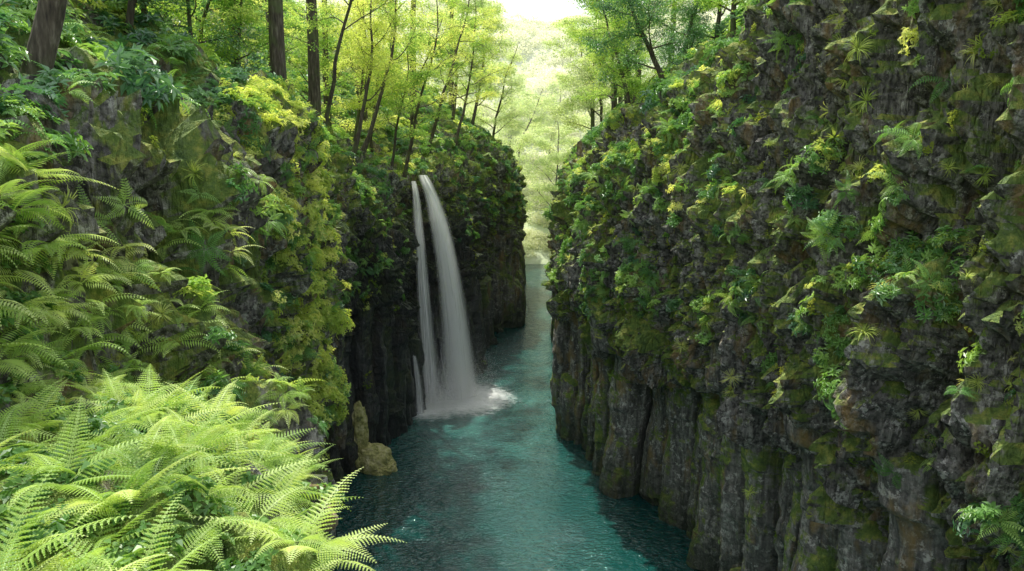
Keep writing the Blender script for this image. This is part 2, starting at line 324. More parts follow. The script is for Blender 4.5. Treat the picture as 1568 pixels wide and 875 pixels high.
def frond(r,L,npin,wid,arch,detail,az,tilt):
    n=40; t=np.linspace(0,1,n); ang=tilt-arch*t**1.3
    dx=np.cos(ang);dz=np.sin(ang); x=np.concatenate([[0],np.cumsum((dx[1:]+dx[:-1])/2)])*L/(n-1); z=np.concatenate([[0],np.cumsum((dz[1:]+dz[:-1])/2)])*L/(n-1)
    bend=r.normal()*.12*L; y=bend*t**2
    def at(tt): return np.stack([np.interp(tt,t,x),np.interp(tt,t,y),np.interp(tt,t,z)],-1)
    def tan(tt): return norm(at(np.minimum(tt+.02,1))-at(np.maximum(tt-.02,0)))
    VV=[];TT=[];off=0
    pt=np.linspace(.14,.99,npin)
    P=at(pt);T=tan(pt)
    up=norm(np.cross(np.cross(T,[0,0,1.]),T)); roll=r.normal()*.25
    pl=wid*np.minimum(1,((pt-.02)/.22))**.6*np.clip((1.02-pt)/.78,0,1)**.95*r.uniform(.88,1.1,npin)
    for sgn in (1,-1):
        S=norm(np.cross(T,up))*sgn
        S=norm(S+up*roll*sgn)
        D=norm(S+T*.42-up*.10)
        if detail==0:
            w=np.full(npin,L*.85/npin*.75)
            v,tr=leaf_tris(P,D,up,pl,w,.18,.05); VV.append(v);TT.append(tr+off);off+=len(v)
        else:
            w=np.full(npin,L*.85/npin*.42)
            v,tr=leaf_tris(P,D,up,pl,w,.18,.05); VV.append(v);TT.append(tr+off);off+=len(v)
            B=[];DD=[];U=[];LL=[];WW=[]
            for i in range(npin):
                nsub=max(3,int(detail*pl[i]/wid+.5))
                s=np.linspace(.06,.93,nsub); pos=P[i]+D[i]*(s*pl[i])[:,None]-up[i]*(s**2*pl[i]*.18)[:,None]
                plen=L*.85/npin*.44*np.clip(1.1-s,0,1)**.6*min(1,pl[i]/wid*1.3+.35)
                for sg2 in (1,-1):
                    d2=norm(T[i]*sg2+D[i]*.7)
                    B.append(pos);DD.append(np.repeat(d2[None],nsub,0));U.append(np.repeat(up[i][None],nsub,0));LL.append(plen);WW.append(np.full(nsub,pl[i]/nsub*.9))
            v,tr=leaf_tris(np.concatenate(B),np.concatenate(DD),np.concatenate(U),np.concatenate(LL),np.concatenate(WW),.05,.1)
            VV.append(v);TT.append(tr+off);off+=len(v)
    q=np.linspace(0,1,14);A=at(q);TA=tan(q);S=norm(np.cross(TA,[0,0,1.]))*(.006*(1.2-q))[:,None]
    v=np.concatenate([A+S,A-S]);k=len(q); tr=[]
    for i in range(k-1): tr+=[[i,i+1,k+i],[i+1,k+i+1,k+i]]
    VV.append(v);TT.append(np.array(tr)+off)
    V=np.concatenate(VV);Tm=np.concatenate(TT)
    c,s=math.cos(az),math.sin(az); V=V@np.array([[c,s,0],[-s,c,0],[0,0,1]])
    return V,Tm
def fern(r,nf,L,npin,wid,detail,tiltr=(.5,1.1),arch=(1.2,1.9)):
    VV=[];TT=[];o=0;a0=r.uniform(0,6.28)
    for i in range(nf):
        v,t=frond(r,L*r.uniform(.65,1.15),npin,wid*r.uniform(.85,1.1),r.uniform(*arch),detail,a0+i*6.283/nf+r.normal()*.35,r.uniform(*tiltr))
        VV.append(v);TT.append(t+o);o+=len(v)
    return np.concatenate(VV),np.concatenate(TT)
def tuft(r,n,L,W,hang):
    a=r.uniform(0,6.28,n);B=np.stack([np.cos(a)*.06*r.random(n),np.sin(a)*.06*r.random(n),0*a],1);V=[];T=[];o=0
    for i in range(n):
        d=np.array([math.cos(a[i]),math.sin(a[i]),0]);l=L*r.uniform(.6,1.1);s=np.cross(d,[0,0,1])
        el=r.uniform(.5,1.3);pts=[];p=B[i].copy()
        for j in range(5):
            pts.append(p.copy()); p=p+(d*math.cos(el)+np.array([0,0,math.sin(el)]))*l/4; el-=hang
        pts=np.array(pts);w=np.array([.6,1,.9,.6,.05])*W/2
        V.append(pts+s*w[:,None]);V.append(pts-s*w[:,None])
        for j in range(4): T+=[[o+j,o+j+1,o+5+j],[o+j+1,o+6+j,o+5+j]]
        o+=10
    return np.concatenate(V),np.array(T)
def spray(r,n,R,L,W,thick=.12):
    a=r.uniform(0,6.28,n);rad=R*np.sqrt(r.random(n));B=np.stack([np.cos(a)*rad,np.sin(a)*rad*.7,r.normal(size=n)*thick-rad**2*.15/R],1)
    D=norm(np.stack([np.cos(a)+r.normal(size=n)*.6,np.sin(a)+r.normal(size=n)*.6,r.normal(size=n)*.3-.15],1))
    U=norm(np.stack([r.normal(size=n)*.35,r.normal(size=n)*.35,np.ones(n)],1))
    s=r.uniform(.6,1.2,n)
    return leaf_tris(B,D,U,L*s,W*s,.2,.15)
def crownball(r,n,R,L,W):
    d=norm(r.normal(size=(n,3)));d[:,2]=np.abs(d[:,2])*.9-.15
    lum=1+.35*perlin(d*2.5+R*3.3+n)
    B=d*R*lum[:,None]*r.uniform(.55,1,n)[:,None]
    D=norm(d+r.normal(size=(n,3))*.7);U=norm(r.normal(size=(n,3))*.5+np.array([0,0,1.])+d*.4);s=r.uniform(.6,1.2,n)
    return leaf_tris(B,D,U,L*s,W*s,.2,.15)
r=np.random.default_rng(21)
def template(name,lst,mat):
    col=bpy.data.collections.new(name)
    for i,(v,t) in enumerate(lst):
        o=mesh_obj(f'{name}_{i}',v,t,mat,link=False); col.objects.link(o)
    return col,len(lst)
T_shrub=template('shrub_sprig',[rosette_clump(r,20,.5,7,.21,.075) for _ in range(3)],M_shrub)
T_dark=template('laurel_sprig',[rosette_clump(r,20,.5,7,.22,.08) for _ in range(3)],M_dark)
T_bright=template('bright_sprig',[rosette_clump(r,22,.5,6,.16,.07) for _ in range(3)],M_bright)
T_moss=template('moss_tuft',[rosette_clump(r,30,.34,5,.08,.05,.3) for _ in range(3)],M_moss)
T_fernm=template('small_fern',[fern(r,8,.75,16,.17,0,(.2,.9),(1.0,1.8)) for _ in range(4)],M_fern)
T_fernd=template('shade_fern',[fern(r,7,.75,15,.16,0,(.2,.9),(1.2,2.2)) for _ in range(3)],M_ferns)
T_fernh=template('large_fern',[fern(r,6,1.15,22,.24,9,(.25,.9),(.5,1.3)) for _ in range(5)],M_fern)
T_grass=template('grass_tuft',[tuft(r,36,.55,.02,.55) for _ in range(3)],M_bright)
T_spray=template('leaf_spray',[spray(r,75,.75,.13,.085) for _ in range(3)],M_tree)
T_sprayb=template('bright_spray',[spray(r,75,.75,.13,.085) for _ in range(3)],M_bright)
T_sprayd=template('shade_spray',[spray(r,75,.75,.13,.085) for _ in range(3)],M_dark)
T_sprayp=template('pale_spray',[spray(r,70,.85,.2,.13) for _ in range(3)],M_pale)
T_cedar=template('cedar_spray',[spray(r,100,.8,.18,.04,.2) for _ in range(3)],M_ced)
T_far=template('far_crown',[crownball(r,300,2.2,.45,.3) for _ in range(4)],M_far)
T_broad=template('broad_leaf_plant',[rosette_clump(r,9,.22,5,.11,.09) for _ in range(3)],M_ground)
# ---------------------------------------------------------------- GN instancer
def eulers(up,yaw):
    up=norm(up);th=np.arccos(np.clip(up[:,2],-1,1));ph=np.arctan2(up[:,1],up[:,0])
    def Rz(a):
        c,s=np.cos(a),np.sin(a);o=0*a;return np.stack([np.stack([c,-s,o],-1),np.stack([s,c,o],-1),np.stack([o,o,o+1],-1)],-2)
    def Ry(a):
        c,s=np.cos(a),np.sin(a);o=0*a;return np.stack([np.stack([c,o,s],-1),np.stack([o,o+1,o],-1),np.stack([-s,o,c],-1)],-2)
    R=Rz(ph)@Ry(th)@Rz(yaw-ph)
    return np.stack([np.arctan2(R[:,2,1],R[:,2,2]),-np.arcsin(np.clip(R[:,2,0],-1,1)),np.arctan2(R[:,1,0],R[:,0,0])],1)
def instancer(name,tmpl,pos,up,scl,yaw=None,parent=None):
    col,nv=tmpl;n=len(pos)
    if yaw is None: yaw=rng.uniform(0,6.283,n)
    me=bpy.data.meshes.new(name);me.vertices.add(n);me.vertices.foreach_set('co',np.asarray(pos,np.float32).ravel())
    a=me.attributes.new('rot','FLOAT_VECTOR','POINT');a.data.foreach_set('vector',eulers(up,yaw).astype(np.float32).ravel())
    a=me.attributes.new('scl','FLOAT','POINT');a.data.foreach_set('value',np.asarray(scl,np.float32))
    a=me.attributes.new('idx','INT','POINT');a.data.foreach_set('value',rng.integers(0,nv,n).astype(np.int32))
    ob=bpy.data.objects.new(name,me);scene.collection.objects.link(ob)
    if parent: ob.parent=parent
    ng=bpy.data.node_groups.get('inst_'+col.name)
    if not ng:
        ng=bpy.data.node_groups.new('inst_'+col.name,'GeometryNodeTree')
        ng.interface.new_socket('Geometry',in_out='INPUT',socket_type='NodeSocketGeometry');ng.interface.new_socket('Geometry',in_out='OUTPUT',socket_type='NodeSocketGeometry')
        gi=ng.nodes.new('NodeGroupInput');go=ng.nodes.new('NodeGroupOutput')
        ci=ng.nodes.new('GeometryNodeCollectionInfo');ci.inputs['Collection'].default_value=col;ci.inputs['Separate Children'].default_value=True;ci.inputs['Reset Children'].default_value=True
        ip=ng.nodes.new('GeometryNodeInstanceOnPoints');ip.inputs['Pick Instance'].default_value=True
        def na(nm,dt):
            q=ng.nodes.new('GeometryNodeInputNamedAttribute');q.data_type=dt;q.inputs[0].default_value=nm
            return [o for o in q.outputs if o.enabled and o.name=='Attribute'][0]
        er=ng.nodes.new('FunctionNodeEulerToRotation')
        ng.links.new(na('rot','FLOAT_VECTOR'),er.inputs[0]);ng.links.new(er.outputs[0],ip.inputs['Rotation'])
        ng.links.new(na('scl','FLOAT'),ip.inputs['Scale']);ng.links.new(na('idx','INT'),ip.inputs['Instance Index'])
        ng.links.new(gi.outputs[0],ip.inputs['Points']);ng.links.new(ci.outputs[0],ip.inputs['Instance']);ng.links.new(ip.outputs[0],go.inputs[0])
    md=ob.modifiers.new('inst','NODES');md.node_group=ng
    return ob
def scatter(W,n,dens):
    w=W['a']*np.clip(dens,0,None);w=w/w.sum()
    idx=rng.choice(len(w),n,p=w)
    F=W['F'][idx];u=rng.random((n,1));v=rng.random((n,1));V=W['verts']
    p=(V[F[:,0]]*(1-u)+V[F[:,1]]*u)*(1-v)+(V[F[:,3]]*(1-u)+V[F[:,2]]*u)*v
    return p,W['n'][idx]
def upv(n,wn=.8,wu=.6,j=.25): return norm(n*wn+np.array([0,0,wu])+rng.normal(size=n.shape)*j)
foliage={}
def add(kind,tm,p,up,s):
    foliage.setdefault(kind,[tm,[],[],[]]);f=foliage[kind];f[1].append(p);f[2].append(up);f[3].append(s)
def inview(c,m=1.0):
    zc=c[:,1]*.9816-(c[:,2]-H)*.1908
    return (zc>1)&(np.abs(c[:,0])<zc*.643*m+2.0)
def ladd(W,kind,tm,n,dens,sc,wn=.8,wu=.6,off=.0):
    p,nn=scatter(W,n,dens);s=rng.uniform(sc[0],sc[1],n)
    add(kind,tm,p+nn*off,upv(nn,wn,wu),s)
# right wall
c=RW['c'];z=c[:,2];y=c[:,1];hill_=RW['k']>6.0
vis=inview(c)
nz=fbm(c*.35+3,3);n2=fbm(c*np.array([.8,.8,.5])+50,3)
ledgy=sstep(-.3,.4,RW['n'][:,2])*.94+.06
rockp=np.clip(sstep(.30,.75,1-np.sqrt(((y-23)/10)**2+((z-23.5)/8)**2))+sstep(.3,.8,1-np.sqrt(((y-18.5)/4)**2+((z-13.5)/6)**2)),0,1)
zb=10.2+1.3*(y<39)
veg=sstep(.03,.2,nz+.04*(y>38))*sstep(-.4,1.6,z-zb)*ledgy*(1-.9*rockp)
noh=(~hill_)*vis
colv=(z>1)*(z<10)*sstep(.08,.3,nz)*.2*ledgy
ladd(RW,'cliff_shrub_foliage',T_shrub,1350,noh*veg*sstep(-.25,.2,n2),(.4,.95),.9,.5)
ladd(RW,'laurel_foliage',T_dark,550,noh*veg*sstep(0,.3,-n2),(.5,.95),.9,.5)
ladd(RW,'bright_foliage',T_bright,600,noh*veg*(sstep(15,20,z)+.2)*sstep(0,.3,n2),(.4,.8),.8,.6)
ladd(RW,'cliff_fern',T_fernd,1350,noh*(veg+.05*(z>zb)*ledgy*(1-.8*rockp))*sstep(-.2,.2,-n2),(.5,1.15),.9,.3)
ladd(RW,'moss_foliage',T_moss,1500,noh*((z>zb-.6)*(.12+sstep(0,.25,n2))*ledgy+colv*.8+.01)*(1-.8*rockp),(.35,.9),1,.2,-.06)
ladd(RW,'grass_foliage',T_grass,450,noh*(sstep(10,12,z)+colv)*ledgy,(.5,1.1),.9,.2)
ladd(RW,'cliff_fern',T_fernd,110,noh*colv,(.4,.8),.9,.3)
hv=hill_*vis*(c[:,0]<35)
ladd(RW,'laurel_foliage',T_dark,850,hv,(1.0,2.0),.4,.9)
ladd(RW,'cliff_shrub_foliage',T_shrub,1000,hv,(.9,1.9),.4,.9)
ladd(RW,'bright_foliage',T_bright,450,hv*sstep(-.1,.3,n2),(.8,1.5),.4,.9)
# left wall
c=LW['c'];z=c[:,2];y=c[:,1];x=c[:,0];k=LW['k'];hill_=k>7.2;vis=inview(c)
nz=fbm(c*.35+13,3);n2=fbm(c*np.array([.8,.8,.5])+60,3)
ledgy=sstep(-.3,.4,LW['n'][:,2])*.92+.08
ledge=(y<12)*(k>3.6)*(k<7.0)
wetr=np.exp(-(((y-59.5)/4.8)**2)**2)*(z<16.8)
veg=sstep(-.02,.18,nz)*sstep(9.8,12.5,z)*(1-wetr)*(~ledge)*ledgy
bluff=(y>12)*(y<20.5)*(z>14)*(z<19.5)
veg=veg*(1-.8*bluff)
spur=np.exp(-((y-28.5)/3.8)**2)*(z>8)
veg=np.maximum(veg,spur*.7*ledgy)
noh=(~hill_)*vis*(y>3)
colv=(z>1)*(z<8)*sstep(.12,.3,nz)*.12*(1-wetr)*ledgy
ladd(LW,'cliff_shrub_foliage',T_shrub,1400,noh*veg*(1-.75*spur)*sstep(-.25,.2,n2),(.4,.95),.8,.6)
ladd(LW,'laurel_foliage',T_dark,1000,noh*veg*(1-.9*spur)*(1+(y>60)),(.5,1.0),.8,.6)
ladd(LW,'bright_foliage',T_bright,2200,noh*veg*(.05+spur*3.2+.25*sstep(.1,.3,n2)),(.35,.95),.8,.6)  # bright leaves massed on the spur to paint it as sunlit
ladd(LW,'cliff_fern',T_fernd,900,noh*(veg+.2*bluff*ledgy)*(y<60),(.5,1.05),.9,.3)
ladd(LW,'moss_foliage',T_moss,1500,noh*(~ledge)*((z>9.5)*(.2+sstep(0,.25,n2))*ledgy+.02)*(1-wetr)*(1-.6*bluff),(.35,1.0),1,.2,-.06)
ladd(LW,'grass_foliage',T_grass,400,noh*(sstep(9,12,z)+colv)*(1-wetr)*(~ledge)*ledgy,(.5,1.1),.9,.2)
hv=hill_*vis*(x>-36)
ladd(LW,'laurel_foliage',T_dark,1300,hv*(1+1.5*(y<30)),(.8,1.6),.4,.9)
ladd(LW,'cliff_shrub_foliage',T_shrub,1200,hv,(.9,1.7),.4,.9)
ladd(LW,'bright_foliage',T_bright,850,hv*sstep(-.1,.3,n2),(.8,1.4),.4,.9)
ladd(LW,'cliff_fern',T_fernd,400,hv*(y<40),(.8,1.3),.3,.9)
# ledge ferns
lf=ledge*(y>2.2)*vis
p,nn=scatter(LW,190,lf*(k>3.75));add('fern_foliage',T_fernh,p,upv(nn,.2,1,.15),rng.uniform(.55,1.05,190))
p,nn=scatter(LW,500,lf);add('ground_foliage',T_broad,p,upv(nn,.2,1,.15),rng.uniform(.6,1.2,500))
p,nn=scatter(LW,240,(y>10)*(y<18)*(k>3.8)*(k<6.6));add('woodland_fern',T_fernm,p,upv(nn,.3,1,.15),rng.uniform(.6,1.2,240))
# far hill
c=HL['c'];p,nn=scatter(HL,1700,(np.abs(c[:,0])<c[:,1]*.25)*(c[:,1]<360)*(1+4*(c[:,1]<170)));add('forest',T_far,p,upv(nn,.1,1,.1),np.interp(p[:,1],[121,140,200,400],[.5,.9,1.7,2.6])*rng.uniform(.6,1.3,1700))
for kname,(tm,P,U,S) in foliage.items():
    instancer(kname,tm,np.concatenate(P),np.concatenate(U),np.concatenate(S))
# ---------------------------------------------------------------- trees
def tube(pts,rad,sides=7):
    pts=np.array(pts);n=len(pts);T=norm(np.gradient(pts,axis=0));a=norm(np.cross(T,[.31,.17,.2]));b=np.cross(T,a)
    ang=np.arange(sides)*6.283/sides
    V=(pts[:,None]+(a[:,None]*np.cos(ang)[None,:,None]+b[:,None]*np.sin(ang)[None,:,None])*np.array(rad)[:,None,None]).reshape(-1,3)
    i=np.arange(n-1)[:,None]*sides;j=np.arange(sides)[None];j2=(j+1)%sides
    F=np.stack([i+j,i+j2,i+sides+j2,i+sides+j],2).reshape(-1,4)
    return V,F
def walk(r,p,d,L,n,wob,grav):
    pts=[p.copy()]
    for i in range(n):
        d=norm(d+r.normal(size=3)*wob+np.array([0,0,grav]));p=p+d*L/n;pts.append(p.copy())
    return np.array(pts)
def tree_data(seed,kind,Ht,rad,lean=(0,0),crown0=.35):
    r=np.random.default_rng(seed);VV=[];FF=[];o=0;ends=[]
    def addt(p,rr,s):
        nonlocal o
        v,f=tube(p,rr,s);VV.append(v);FF.append(f+o);o+=len(v)
    d=norm(np.array([lean[0],lean[1],1.]))
    if kind=='cedar':
        tr=walk(r,np.array([0,0,-1.]),d,Ht+1,16,.012,.01);addt(tr,np.interp(np.linspace(0,1,17),[0,.05,1],[rad*1.5,rad,rad*.15]),10)
        nb=int((1-crown0)*Ht*2.2)
        for i in range(nb):
            f=crown0+(1-crown0)*i/nb;idx=f*16;i0=int(idx);p=tr[i0]*(1-(idx-i0))+tr[min(i0+1,16)]*(idx-i0)
            a=r.uniform(0,6.28);L=max(.6,(1-f)*4.2+.6)*r.uniform(.6,1);b=walk(r,p,np.array([math.cos(a),math.sin(a),.1]),L,5,.08,-.05)
            addt(b,np.linspace(.05,.012,6),4)
            for q in b[2:]: ends.append((q,1.0))
        for i in range(9):
            f=r.uniform(.12,crown0);q=tr[int(f*16)];a=r.uniform(0,6.28);addt(walk(r,q,np.array([math.cos(a),math.sin(a),.2]),r.uniform(.5,1.6),4,.15,0),np.linspace(.03,.008,5),4)
    else:
        tr=walk(r,np.array([0,0,-.8]),d,Ht+.8,14,.09,.05);addt(tr,np.interp(np.linspace(0,1,15),[0,.07,1],[rad*1.5,rad,rad*.18]),9)
        nl=13
        for i in range(nl):
            f=crown0+(.97-crown0)*(i+r.random())/nl;idx=f*14;i0=min(int(idx),13);p=tr[i0]*(1-(idx-i0))+tr[i0+1]*(idx-i0)
            a=i*2.4+r.normal()*.4;L=Ht*.33*r.uniform(.6,1.15)*(1.15-f*.5)
            b=walk(r,p,norm(np.array([math.cos(a),math.sin(a),r.uniform(.1,.8)])),L,7,.16,.01);rb=rad*.42*(1.2-f)
            addt(b,np.linspace(rb,rb*.2,8),6)
            for j in range(2,8):
                for _ in range(2):
                    if r.random()<.25: continue
                    a2=r.uniform(0,6.28);s=walk(r,b[j],norm(norm(b[j]-b[j-1])+np.array([math.cos(a2),math.sin(a2),.05])*.9),L*.32*r.uniform(.5,1.1),4,.15,-.02)
                    addt(s,np.linspace(rb*.3,.008,5),4);ends+= [(s[2],.8),(s[4],1.0)]
    return np.concatenate(VV),np.concatenate(FF),np.array([e[0] for e in ends]),np.array([e[1] for e in ends])
def ground(x,y,W):
    h=W['bvh'].ray_cast(Vector((x,y,150)),Vector((0,0,-1)))
    return h[0].z if h[0] is not None else 20
def tree(name,kind,seed,x,y,Ht,rad,W,lean=(0,0),crown0=.35,tm=None,ss=1.0,drop=0.):
    V,F,E,S=tree_data(seed,kind,Ht,rad,lean,crown0)
    ob=mesh_obj(name,V,F,M_bark,True);ob.location=(x,y,ground(x,y,W))
    keep=rng.random(len(E))>drop;E2=E[keep];n=len(E2)
    if n:
        up=norm(rng.normal(size=(n,3))*.22+np.array([0,0,1.]))
        instancer('crown',tm,E2,up,S[keep]*rng.uniform(.7,1.25,n)*ss,parent=ob)
    return ob
ced=[(-9.9,35,28,.36),(-10.6,44,30,.36),(-17.5,30,26,.38),(-20,38,30,.4),(-15,52,28,.36),(-12,66,26,.34),(-9.2,76,26,.36),(-18,62,28,.36),(-13,90,26,.34),(-16.5,24,26,.34),(-7,94,26,.34),(-13.4,40,26,.26),(-12.2,54,26,.24),(-22,46,28,.36)]
for i,(x_,y_,h_,r_) in enumerate(ced):
    tree('cedar_tree','cedar',100+i%4,x_,y_,h_,r_,LW,(0,0),.6,T_cedar,.9,.82)
for i,(x_,y_,h_,r_) in enumerate([(12,78,24,.34),(17,88,26,.34),(13,98,22,.3),(10.5,106,24,.3)]):
    tree('cedar_tree','cedar',100+i%4,x_,y_,h_,r_,RW,(0,0),.3,T_cedar,1.0,.4)
# x,y,height,radius,lean,template,drop,wall,crown start
brd=[(-8.7,14.6,13,.24,(.28,.05),T_spray,.85,LW,.62),(-9.0,46,10,.12,(.1,0),T_sprayb,.35,LW,.25),(-8.4,55,9,.11,(.05,.0),T_spray,.35,LW,.3),(-12.5,37,8,.12,(.0,0),T_spray,.3,LW,.2),
(-12.2,26,7,.13,(.1,0),T_sprayd,.35,LW,.15),(-15.5,22,7,.14,(.1,0),T_spray,.2,LW,.15),(-11.5,20,5.5,.1,(.05,0),T_sprayd,.2,LW,.12),(-10.8,62,10,.14,(.05,0),T_sprayb,.2,LW,.2),(-8.8,70,11,.15,(.05,0),T_spray,.2,LW,.15),(-6.2,84,13,.18,(.1,0),T_spray,.1,LW,.15),
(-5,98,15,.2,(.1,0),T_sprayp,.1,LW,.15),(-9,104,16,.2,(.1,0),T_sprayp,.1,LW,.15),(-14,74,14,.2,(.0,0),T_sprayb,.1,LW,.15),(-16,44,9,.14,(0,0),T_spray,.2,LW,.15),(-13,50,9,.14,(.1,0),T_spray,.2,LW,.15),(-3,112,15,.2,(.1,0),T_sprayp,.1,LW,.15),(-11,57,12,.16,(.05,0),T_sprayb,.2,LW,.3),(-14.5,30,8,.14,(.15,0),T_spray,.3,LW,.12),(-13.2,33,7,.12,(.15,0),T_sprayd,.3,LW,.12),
(-9.2,50,13,.13,(.2,0),T_spray,.5,LW,.4),(-8.3,60,14,.14,(.15,0),T_sprayb,.5,LW,.4),(-9.4,40,12,.12,(.18,0),T_spray,.6,LW,.45),(-7.2,68,15,.16,(.18,0),T_spray,.3,LW,.35),(-5.5,76,14,.16,(.22,0),T_sprayb,.3,LW,.3),(-17,34,8,.14,(.1,0),T_sprayb,.2,LW,.12),(-12.8,29,6.5,.11,(.1,0),T_spray,.2,LW,.12),(-14.5,38,8,.13,(.1,0),T_spray,.2,LW,.15),
(9.2,47,9,.18,(-.45,0),T_sprayd,.0,RW,.15),(8.6,55,10,.16,(-.4,0),T_spray,.0,RW,.12),(9.0,62,12,.18,(-.35,0),T_sprayd,.0,RW,.12),(9.5,72,13,.2,(-.3,0),T_spray,.0,RW,.12),(10.5,84,14,.2,(-.2,0),T_spray,.0,RW,.12),(11,96,15,.2,(-.2,0),T_sprayp,.1,RW,.12),
(11.5,43,7,.16,(-.15,0),T_spray,.0,RW,.12),(13,52,9,.18,(-.1,0),T_sprayd,.0,RW,.12),(12.5,38,5,.12,(-.2,0),T_sprayb,.1,RW,.12),(11,108,16,.2,(-.1,0),T_sprayp,.1,RW,.12),(14,66,10,.16,(0,0),T_sprayd,.1,RW,.12),(10.6,51,9,.17,(-.15,0),T_sprayd,.0,RW,.1),(10.2,66,15,.22,(-.5,0),T_spray,.1,RW,.3),
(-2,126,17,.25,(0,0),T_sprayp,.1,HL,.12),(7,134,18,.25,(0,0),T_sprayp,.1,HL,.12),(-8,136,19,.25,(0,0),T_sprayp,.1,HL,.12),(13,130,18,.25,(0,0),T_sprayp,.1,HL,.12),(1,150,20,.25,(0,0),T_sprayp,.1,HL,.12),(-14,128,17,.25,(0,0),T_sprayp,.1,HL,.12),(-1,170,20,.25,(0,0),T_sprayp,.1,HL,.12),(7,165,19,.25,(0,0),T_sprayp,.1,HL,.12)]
for i,(x_,y_,h_,r_,ln,tm_,dr,W_,c0) in enumerate(brd):
    tree('maple_tree' if i else 'leaning_tree','broad',200+i%9,x_,y_,h_,r_,W_,ln,c0,tm_,1.0 if h_<12 or dr>.25 else h_/11.,dr)
# ---------------------------------------------------------------- water
def water():
    xs=np.linspace(-60,60,121);yv=np.linspace(-30,135,166);X,Y=np.meshgrid(xs,yv);V=np.stack([X,Y,0*X],2).reshape(-1,3);w=len(xs)
    i=np.arange(len(yv)-1)[:,None]*w+np.arange(w-1)[None,:];F=np.stack([i,i+1,i+w+1,i+w],2).reshape(-1,4)
    m,nt,out=newmat('river_water');geo=N(nt,'ShaderNodeNewGeometry');p=geo.outputs['Position']
    vd=N(nt,'ShaderNodeVectorMath');vd.operation='DISTANCE';nt.links.new(p,vd.inputs[0]);vd.inputs[1].default_value=(-3.9,59.0,0)
    vd2=N(nt,'ShaderNodeVectorMath');vd2.operation='DISTANCE';nt.links.new(p,vd2.inputs[0]);vd2.inputs[1].default_value=(-6.0,56.6,0)
    mr=lambda v,a,b,c,d: mrange(nt,v,a,b,c,d)
    fo=math_(nt,'MAXIMUM',mr(vd.outputs[1],1.0,5.0,1.4,0),mr(vd2.outputs[1],.3,3.4,1.15,0))
    fn=noise(nt,mapping(nt,p,(1,1.6,1)),1.8,6,.65)
    foam=ramp(nt,math_(nt,'ADD',fo,math_(nt,'MULTIPLY',math_(nt,'SUBTRACT',fn,.5),1.2)),[(.25,0),(.95,.95)])
    aer=mr(vd.outputs[1],2,16,.6,0)
    c=mixc(nt,noise(nt,p,.25,3),(.002,.044,.041),(.004,.080,.068))
    c=mixc(nt,math_(nt,'MULTIPLY',aer,ramp(nt,noise(nt,p,.5,4),[(.35,0),(.7,1)])),c,(.10,.32,.27))
    c=mixc(nt,foam,c,(.94,.95,.94))
    b=N(nt,'ShaderNodeBsdfPrincipled');nt.links.new(c,b.inputs['Base Color']);b.inputs['IOR'].default_value=1.6
    nt.links.new(mixc(nt,foam,(.03,.03,.03),(.7,.7,.7)),b.inputs['Roughness'])
    h=math_(nt,'ADD',math_(nt,'MULTIPLY',noise(nt,mapping(nt,p,(.9,1.6,1)),2.8,3,.55,.5),.8),math_(nt,'MULTIPLY',noise(nt,mapping(nt,p,(1,1.5,1)),8,2),.25))
    h=math_(nt,'ADD',h,math_(nt,'MULTIPLY',noise(nt,p,.7,2),1.1))
    bp=N(nt,'ShaderNodeBump');bp.inputs['Strength'].default_value=1;bp.inputs['Distance'].default_value=.22
    nt.links.new(h,bp.inputs['Height']);nt.links.new(bp.outputs[0],b.inputs['Normal']);nt.links.new(b.outputs[0],out.inputs[0])
    return mesh_obj('river_water',V,F,m,True)
water()
